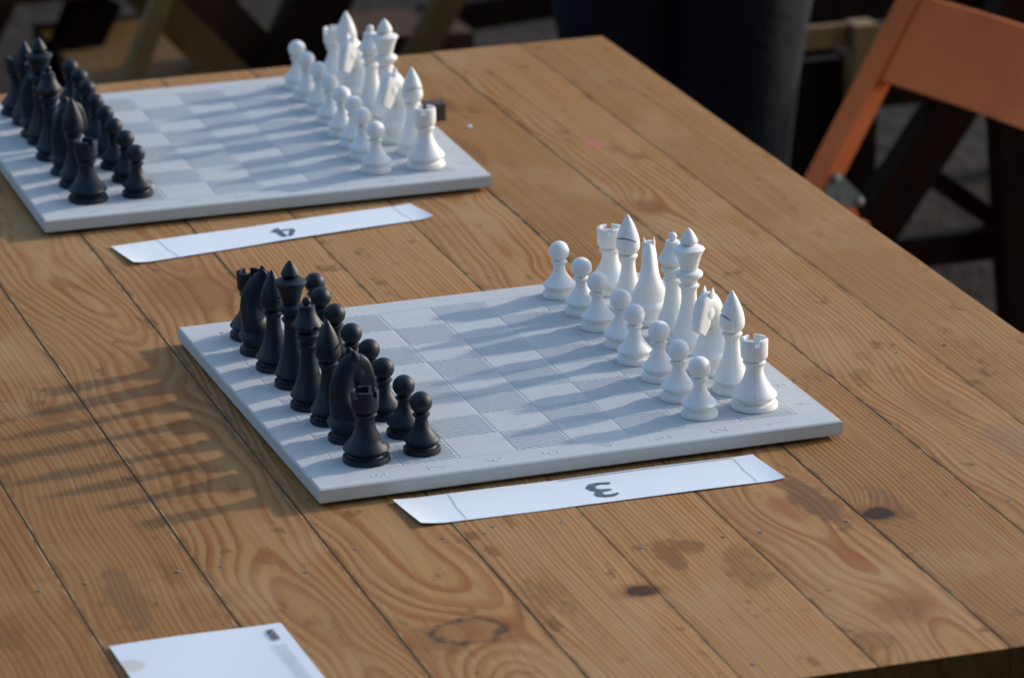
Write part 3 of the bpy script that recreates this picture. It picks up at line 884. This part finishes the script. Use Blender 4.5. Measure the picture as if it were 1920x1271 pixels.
# tiny white crumb beside the far board
bm = bmesh.new(); bmesh.ops.create_icosphere(bm, subdivisions=2, radius=.0024)
for v in bm.verts: v.co *= 1+.35*math.sin(v.co.x*2100+v.co.y*1700); v.co.z *= .7
cr = mesh_obj('crumb', bm, MAT['paper'], smooth=50); cr.location = W(9.54, 21.29, TU+.03)
tag(cr, 'tiny white crumb on the table right of the far chessboard', 'crumb')

# ------------------------------------------------------------------ orange folding chair
P0 = Vector((23.6, 34.16, -6.7)); dV = Vector((.185, -.983, 0)); bV = Vector((.983, .185, 0))
P0w = W(*P0)
GZ = -P0w.z/S          # ground in local units
chair = empty('folding_chair', (P0w.x, P0w.y, 0))
tag(chair, 'orange stained wooden folding chair with steel hinge plate beside the table', 'chair')
def C(b, d, z):
    q = P0+bV*b+dV*d; w = W(q.x, q.y, P0.z+z); return Vector((w.x-P0w.x, w.y-P0w.y, w.z))
def prism(bm, poly, d0, d1, fn=None):
    fn = fn or C
    loft(bm, [[fn(b, d0, z) for b, z in poly], [fn(b, d1, z) for b, z in poly]])
sl = .644
def stile(d0, d1):
    bm = bmesh.new()
    zt, zb = 8.0, GZ
    prism(bm, [(-.73+sl*zb, zb), (-.73+sl*zt, zt), (-.18+sl*zt, zt+.1), (-.10+sl*zb, zb)], d0, d1)
    bevel(bm, .003); mesh_obj('stile', bm, MAT['orange'], chair, smooth=40)
stile(-.85, 0); stile(10.6, 11.45)
for z0, z1 in ((2.70, 4.72), (6.0, 7.6)):
    bm = bmesh.new(); NN = 12
    rings = []
    for k in range(NN+1):
        d = .03+10.54*k/NN
        bow = .28*math.sin(math.pi*k/NN)
        f0 = -.60+sl*z0+bow; f1 = -.60+sl*z1+bow
        rings.append([C(f0, d, z0), C(f1, d, z1), C(f1+.30, d, z1-.10), C(f0+.30, d, z0-.14)])
    loft(bm, rings); bevel(bm, .007, 3); mesh_obj('backrest_slat', bm, MAT['orange'], chair, smooth=40)
for d0, d1 in ((-1.55, -.88), (11.48, 12.15)):
    bm = bmesh.new(); prism(bm, [(.1, -.35), (.75, -.35), (4.9, GZ), (4.3, GZ)], d0, d1); bevel(bm, .003)
    mesh_obj('rear_leg', bm, MAT['orange'], chair, smooth=40)
for d in (.03, 11.5):
    bm = bmesh.new()
    poly = []
    cs = [(-.20, .55, .17), (.62, -.33, .17), (.30, -.58, .17), (-.72, -.10, .17)]
    for i, (b, z, r_) in enumerate(cs):
        pb, pz, _ = cs[i-1]; nb, nz, _ = cs[(i+1) % 4]
        a = Vector((pb-b, pz-z)).normalized()*r_; e = Vector((nb-b, nz-z)).normalized()*r_
        for t in (0, .25, .5, .75, 1):
            q = Vector((b, z))+a*(1-t)**2+e*t*t; poly.append((q.x, q.y))
    prism(bm, poly, d, d+.05)
    pl = mesh_obj('hinge_plate', bm, MAT['steel'], chair, smooth=30)
    for b, z in ((-.26, .34), (.46, -.38)):
        bm = bmesh.new()
        rg = []
        for rr, dd in ((.12, .05), (.12, .09), (.07, .12)):
            rg.append([C(b+rr*math.cos(6.2832*j/14), d+dd, z+rr*math.sin(6.2832*j/14)) for j in range(14)])
        loft(bm, rg); mesh_obj('bolt', bm, MAT['nail'], pl, smooth=40)
bm = bmesh.new()
for k in range(5):
    b1 = -3.2-1.62*k
    prism(bm, [(b1, -.75), (b1, -.40), (b1-1.5, -.40), (b1-1.5, -.75)], -.8, 11.2)
bevel(bm, .002); mesh_obj('seat', bm, MAT['orange'], chair, smooth=40)
for d0 in (.1, 10.0):
    bm = bmesh.new(); prism(bm, [(.5, -.85), (.5, -1.25), (-11.1, -1.25), (-11.1, -.80)], d0, d0+.4); bevel(bm, .002)
    mesh_obj('seat_rail', bm, MAT['orange'], chair, smooth=40)

# ------------------------------------------------------------------ furniture in the shade behind
def frame_thing(name, label, cat, org, parts, group=None):
    """parts: (part name, material, (x,y,z)->(x,y,z) units, width along depth, thickness)"""
    w = W(*org); root = empty(name, (w.x, w.y, 0))
    tag(root, label, cat, group)
    for pn, mt, a, b, wd, th, side in parts:
        bm = bmesh.new()
        A = W(*a); Bq = W(*b)
        A.z = max(A.z, -.002); Bq.z = max(Bq.z, -.002)
        bar(bm, A-Vector((w.x, w.y, 0)), Bq-Vector((w.x, w.y, 0)), wd, th, side)
        bevel(bm, .003)
        mesh_obj(pn, bm, MAT[mt], root, smooth=40)
    return root
def down(a, b, z=-16.28):
    t = (z-a[2])/(b[2]-a[2]); return tuple(a[i]+(b[i]-a[i])*t for i in range(3))
def up(a, b, z):
    t = (z-b[2])/(a[2]-b[2]); return tuple(b[i]+(a[i]-b[i])*t for i in range(3))
Yd = (0, 1, 0)
# dark chair behind the orange one
a1, b1 = (29.55, 40, -6.1), (27.0, 40, -9.63)
a2, b2 = (30.95, 40, -6.4), (31.42, 40, -12.88)
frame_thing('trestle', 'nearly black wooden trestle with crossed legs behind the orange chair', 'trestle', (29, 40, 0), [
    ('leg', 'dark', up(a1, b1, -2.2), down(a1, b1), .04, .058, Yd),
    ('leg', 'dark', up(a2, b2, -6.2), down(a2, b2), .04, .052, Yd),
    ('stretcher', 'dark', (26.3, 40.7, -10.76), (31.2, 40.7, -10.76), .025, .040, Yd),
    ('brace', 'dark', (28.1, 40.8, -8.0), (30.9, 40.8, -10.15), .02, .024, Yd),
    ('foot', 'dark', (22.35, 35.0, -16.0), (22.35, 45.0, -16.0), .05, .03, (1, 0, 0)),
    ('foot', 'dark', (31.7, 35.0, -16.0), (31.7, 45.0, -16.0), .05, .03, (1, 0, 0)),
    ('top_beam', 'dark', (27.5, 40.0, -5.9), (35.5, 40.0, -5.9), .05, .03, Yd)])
# tan-edged dark crate chair between the person and the orange chair
frame_thing('wooden_crate', 'dark wooden crate with a bare tan rim between the person and the chair', 'crate', (29, 53, 0), [
    ('front_panel', 'dark', (26.2, 53, -12.3), (31.4, 53, -12.3), .02, .36, Yd),
    ('rim', 'tan', (25.5, 52.4, -7.65), (31.4, 52.4, -7.65), .012, .032, Yd),
    ('post_cap', 'tan', (31.85, 52.3, -7.3), (31.82, 52.3, -9.7), .04, .034, Yd),
    ('corner_post', 'dark', (31.82, 52.3, -9.72), (31.75, 52.3, -16.28), .04, .034, Yd),
    ('corner_post', 'tan', (25.6, 52.3, -7.3), (25.6, 52.3, -16.28), .04, .034, Yd),
    ('side_panel', 'dark', (31.85, 53.4, -12.3), (31.85, 61.0, -12.3), .02, .36, (1, 0, 0)),
    ('back_panel', 'dark', (26.2, 61.3, -12.3), (31.4, 61.3, -12.3), .02, .36, Yd),
    ])
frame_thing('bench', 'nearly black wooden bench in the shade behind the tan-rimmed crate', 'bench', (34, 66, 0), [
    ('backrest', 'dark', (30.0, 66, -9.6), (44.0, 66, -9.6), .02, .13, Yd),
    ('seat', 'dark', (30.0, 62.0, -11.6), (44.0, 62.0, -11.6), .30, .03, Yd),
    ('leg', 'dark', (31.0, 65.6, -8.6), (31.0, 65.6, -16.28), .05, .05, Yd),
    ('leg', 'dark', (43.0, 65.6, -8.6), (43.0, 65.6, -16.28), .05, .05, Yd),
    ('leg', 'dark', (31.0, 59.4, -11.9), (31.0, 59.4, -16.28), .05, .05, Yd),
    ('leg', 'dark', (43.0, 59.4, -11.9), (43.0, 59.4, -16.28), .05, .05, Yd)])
# picnic table at the top left
y = 62
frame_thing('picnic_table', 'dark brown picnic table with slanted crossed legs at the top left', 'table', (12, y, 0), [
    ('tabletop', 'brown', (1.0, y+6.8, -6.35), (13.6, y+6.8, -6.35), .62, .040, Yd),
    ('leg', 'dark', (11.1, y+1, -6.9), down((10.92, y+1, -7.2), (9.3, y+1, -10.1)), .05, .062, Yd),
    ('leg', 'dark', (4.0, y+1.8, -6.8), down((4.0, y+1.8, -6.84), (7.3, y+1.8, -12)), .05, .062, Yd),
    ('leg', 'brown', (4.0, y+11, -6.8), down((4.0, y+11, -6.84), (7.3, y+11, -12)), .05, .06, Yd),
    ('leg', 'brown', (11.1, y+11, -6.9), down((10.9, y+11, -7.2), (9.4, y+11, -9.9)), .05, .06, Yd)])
y = 58
frame_thing('folding_chair', 'tan wooden folding chair with crossed slats beside the picnic table', 'chair', (13, y, 0), [
    ('leg', 'tan', (12.2, y, -5.1), down((11.7, y, -6.2), (10.75, y, -8.4)), .03, .026, Yd),
    ('leg', 'olive', (11.3, y+.8, -5.6), down((11.8, y+.8, -6.5), (13.7, y+.8, -8.6)), .03, .052, Yd),
    ('leg', 'tan', (12.2, y+8, -5.1), down((11.7, y+8, -6.2), (10.75, y+8, -8.4)), .03, .026, Yd),
    ('leg', 'olive', (11.3, y+8, -5.6), down((11.8, y+8, -6.5), (13.7, y+8, -8.6)), .03, .05, Yd),
    ('seat', 'olive', (9.6, y+4, -8.6), (13.2, y+4, -8.6), .38, .02, Yd)])
y = 60
frame_thing('folding_chair', 'dark brown folding chair with a leaning frame left of the far white pieces', 'chair', (15, y, 0), [
    ('leg', 'brown', (12.9, y, -5.6), down((13.5, y, -6.5), (15.6, y, -8.9)), .03, .055, Yd),
    ('leg', 'dark', (17.5, y-1, -5.6), down((16.9, y-1, -6.9), (15.7, y-1, -9.2)), .04, .085, Yd),
    ('leg', 'brown', (12.9, y+8, -5.6), down((13.5, y+8, -6.5), (15.6, y+8, -8.9)), .03, .05, Yd),
    ('leg', 'dark', (17.5, y+8, -5.6), down((16.9, y+8, -6.9), (15.7, y+8, -9.2)), .04, .06, Yd),
    ('seat', 'brown', (13.6, y+4, -10.2), (18.0, y+4, -10.2), .38, .02, Yd)])
y = 62
frame_thing('bench', 'brown wooden bench with a slanted tan leg behind the far table edge', 'bench', (21, y, 0), [
    ('seat', 'brown', (18.6, y+2.0, -9.15), (22.9, y+2.0, -9.35), .16, .028, Yd),
    ('leg', 'olive', (22.3, y-.5, -6.9), down((21.97, y-.5, -7.6), (21.0, y-.5, -9.2)), .03, .040, Yd),
    ('leg', 'dark', (18.9, y+2, -9.5), (18.6, y+2, -16.28), .05, .05, Yd),
    ('leg', 'dark', (22.3, y+2, -9.6), (22.6, y+2, -16.28), .05, .05, Yd),
    ('rail', 'dark', (22.2, y+3.5, -9.35), (27.0, y+3.5, -9.1), .04, .045, Yd)])

# ------------------------------------------------------------------ person in navy trousers behind the table corner
PO = W(21.45, 40.0)
person = empty('person', (PO.x, PO.y, 0), R(-28))
tag(person, 'standing person in loose navy trousers behind the far corner of the table', 'person')
def skinned(name, verts, edges, radii, mat, parent, sub=2, root=0):
    me = D.meshes.new(name); me.from_pydata(verts, edges, []); me.materials.append(mat)
    o = link(D.objects.new(name, me), parent)
    sk = o.modifiers.new('skin', 'SKIN'); sk.use_smooth_shade = True
    for i, r_ in enumerate(radii):
        sv = me.skin_vertices[0].data[i]
        sv.radius = r_ if isinstance(r_, tuple) else (r_, r_)
        sv.use_root = (i == root)
    sb = o.modifiers.new('sub', 'SUBSURF'); sb.levels = sub; sb.render_levels = sub
    return o
V = [(0, 0, .96), (0, .0, 1.10), (0, .01, 1.26), (0, 0, 1.40), (0, .005, 1.50), (0, .02, 1.58), (0, .035, 1.66), (0, .03, 1.73)]
E_ = [(0, 1), (1, 2), (2, 3), (3, 4), (4, 5), (5, 6), (6, 7)]
Rr = [(.15, .105), (.125, .095), (.15, .105), (.13, .09), .055, (.062, .07), (.074, .092), (.066, .08)]
def add(p, frm, r_):
    V.append(p); Rr.append(r_); E_.append((frm, len(V)-1)); return len(V)-1
for s_ in (-1, 1):
    k = add((s_*.075, 0, .90), 0, .088); k = add((s_*.068, .01, .70), k, .070); k = add((s_*.058, .02, .50), k, .050)
    k = add((s_*.056, 0, .30), k, .048); k = add((s_*.076, -.02, .09), k, .034); k = add((s_*.080, .05, .045), k, .034); k = add((s_*.085, .15, .035), k, .026)
    k = add((s_*.18, 0, 1.41), 3, .060); k = add((s_*.225, -.02, 1.26), k, .047); k = add((s_*.235, .0, 1.13), k, .040)
    k = add((s_*.17, .16, 1.13), k, .036); w_ = add((s_*.09, .255, 1.15), k, .026); pm = add((s_*.05, .30, 1.155), w_, .028)
    for q, (dx, dy, dz, ln) in enumerate(((-.6, .8, .30, .075), (-.75, .65, .1, .085), (-.85, .5, -.08, .08), (-.9, .35, -.25, .062))):
        f0 = add((s_*(.05+dx*.035), .30+dy*.035, 1.155+dz*.05), pm, .0095)
        f1 = add((s_*(.05+dx*(.035+ln*.5)), .30+dy*(.035+ln*.45), 1.155+dz*.07-.004), f0, .0085)
        add((s_*(.05+dx*(.035+ln*.95)), .30+dy*(.035+ln*.6), 1.155+dz*.08-.018), f1, .0075)
    t0 = add((s_*.062, .275, 1.185), w_, .0115); add((s_*.035, .305, 1.215), t0, .0095)
skinned('body', V, E_, Rr, MAT['skin'], person)
# trousers: waist and two loose legs as one garment
bm = bmesh.new()
def ringpts(cx, cy_, z, rx, ry, n=28, ph=0, amp=.0):
    out = []
    for k in range(n):
        a = 2*math.pi*k/n
        w_ = 1+amp*math.sin(3*a+ph+z*17)+amp*.6*math.sin(7*a-z*29+ph)
        out.append((cx+rx*w_*math.cos(a), cy_+ry*w_*math.sin(a), z))
    return out
for s_ in (-1, 1):
    rg = []
    for z, cx, rx, ry, cy_ in ((1.04, .055, .105, .128, 0), (.97, .058, .108, .138, 0), (.88, .064, .108, .138, -.005), (.80, .068, .104, .130, 0), (.72, .070, .099, .122, .005), (.64, .069, .095, .116, .01),
                               (.56, .064, .089, .110, .015), (.48, .058, .082, .102, .015), (.38, .052, .075, .096, .005), (.28, .056, .070, .092, -.005), (.18, .066, .068, .090, -.012), (.10, .076, .070, .092, -.015), (.045, .080, .071, .094, -.012)):
        rg.append(ringpts(s_*cx, cy_, z, rx, ry, ph=s_*1.3, amp=.040 if z < .95 else .012))
    loft(bm, rg, cap=False)
tr = mesh_obj('trousers', bm, MAT['trousers'], person, smooth=80)
sb = tr.modifiers.new('sub', 'SUBSURF'); sb.levels = 1; sb.render_levels = 2
bm = bmesh.new()
rg = [ringpts(0, 0, z, rx, ry, 32, amp=.02) for z, rx, ry in ((1.00, .185, .145), (1.10, .175, .135), (1.22, .178, .135), (1.34, .195, .135), (1.42, .165, .115), (1.465, .09, .08), (1.50, .066, .066))]
loft(bm, rg, cap=False)
for s_ in (-1, 1):
    path = [((s_*.15, 0, 1.415), .075), ((s_*.205, -.01, 1.34), .070), ((s_*.232, -.02, 1.24), .062), ((s_*.238, 0, 1.13), .058), ((s_*.19, .12, 1.128), .052), ((s_*.115, .23, 1.145), .042)]
    rg = []
    for i, (p, r_) in enumerate(path):
        a = Vector(path[max(i-1, 0)][0]); b = Vector(path[min(i+1, 5)][0]); t = (b-a).normalized()
        u = t.cross(Vector((0, 1, .3))).normalized(); v = t.cross(u)
        rg.append([Vector(p)+u*r_*math.cos(6.2832*j/16)+v*r_*math.sin(6.2832*j/16) for j in range(16)])
    loft(bm, rg, cap=False)
mesh_obj('jacket', bm, MAT['jacket'], person, smooth=80)
for s_ in (-1, 1):
    bm = bmesh.new()
    rg = [ringpts(s_*.102, yy, .05, .001, .001) for yy in ()]
    for yy, w_, h in ((-.085, .022, .045), (-.07, .036, .075), (-.02, .042, .095), (.05, .046, .075), (.12, .048, .055), (.17, .040, .045), (.195, .018, .03)):
        rg.append([(s_*.082+w_*math.cos(6.2832*j/16), yy, max(.001, h/2+h/2*math.sin(6.2832*j/16))) for j in range(16)])
    loft(bm, rg); mesh_obj('shoe', bm, MAT['shoe'], person, smooth=60)
bm = bmesh.new(); bmesh.ops.create_uvsphere(bm, u_segments=32, v_segments=20, radius=1)
for v in bm.verts:
    v.co = Vector((v.co.x*.083, v.co.y*.10-.008+.03, v.co.z*.088+1.715))
bmesh.ops.delete(bm, geom=[v for v in bm.verts if v.co.y > .05 and v.co.z < 1.735 or v.co.z < 1.63], context='VERTS')
mesh_obj('hair', bm, MAT['hair'], person, smooth=80)
for s_ in (-1, 1):
    bm = bmesh.new(); bmesh.ops.create_uvsphere(bm, u_segments=12, v_segments=8, radius=.012)
    for v in bm.verts: v.co += Vector((s_*.031, .118, 1.655))
    mesh_obj('eye', bm, MAT['laminate'], person, smooth=80)
    bm = bmesh.new(); bmesh.ops.create_uvsphere(bm, u_segments=12, v_segments=8, radius=1)
    for v in bm.verts: v.co = Vector((v.co.x*.012+s_*.078, v.co.y*.02+.03, v.co.z*.032+1.645))
    mesh_obj('ear', bm, MAT['skin'], person, smooth=80)

# ------------------------------------------------------------------ camera
PI_, YA, RO = .316624570184404, .3194406924863129, -.01938775325378951
f = Vector((math.sin(YA)*math.cos(PI_), math.cos(YA)*math.cos(PI_), -math.sin(PI_)))
r0 = f.cross(Vector((0, 0, 1))).normalized(); u0 = r0.cross(f)
r1 = math.cos(RO)*r0+math.sin(RO)*u0; u1 = -math.sin(RO)*r0+math.cos(RO)*u0
cam = D.objects.new('camera', D.cameras.new('camera')); link(cam)
mw = Matrix(((r1.x, u1.x, -f.x), (r1.y, u1.y, -f.y), (r1.z, u1.z, -f.z))).to_4x4()
mw.translation = W(-17.857408506518485, -64.13040315513045, 24.303099256113704)
cam.matrix_world = mw
cam.data.sensor_width = 36; cam.data.sensor_fit = 'HORIZONTAL'
cam.data.lens = 8147.7265*36/1920
cam.data.clip_start = .1; cam.data.clip_end = 300
cam.data.dof.use_dof = True
cam.data.dof.focus_distance = 75.0*S
cam.data.dof.aperture_fstop = 9.2
sc.camera = cam

# ------------------------------------------------------------------ light
EL, AZ = R(21.5), R(11)      # sun direction: mostly from +x, a little from +y
sun_dir = Vector((math.cos(EL)*math.cos(AZ), math.cos(EL)*math.sin(AZ), math.sin(EL)))
sl_ = D.lights.new('sun', 'SUN'); sl_.energy = 1.45; sl_.angle = R(2.0); sl_.color = (1, .89, .80)
so = D.objects.new('sun', sl_); link(so); so.rotation_euler = (-sun_dir).to_track_quat('-Z', 'Y').to_euler()
so.location = (3, 0, 4)
wd = D.worlds.new('World'); sc.world = wd; wd.use_nodes = True
nt = wd.node_tree; nt.nodes.clear()
ou = nt.nodes.new('ShaderNodeOutputWorld'); bg = nt.nodes.new('ShaderNodeBackground')
sk = nt.nodes.new('ShaderNodeTexSky'); sk.sky_type = 'NISHITA'; sk.sun_disc = False
sk.sun_elevation = EL; sk.sun_rotation = math.pi/2-AZ
sk.air_density = 1.0; sk.dust_density = .8; sk.ozone_density = .35
bg.inputs['Strength'].default_value = .15
nt.links.new(sk.outputs[0], bg.inputs[0]); nt.links.new(bg.outputs[0], ou.inputs[0])
sc.view_settings.view_transform = 'Standard'; sc.view_settings.look = 'None'
sc.view_settings.exposure = 1.08; sc.view_settings.gamma = 1
sc.render.film_transparent = False
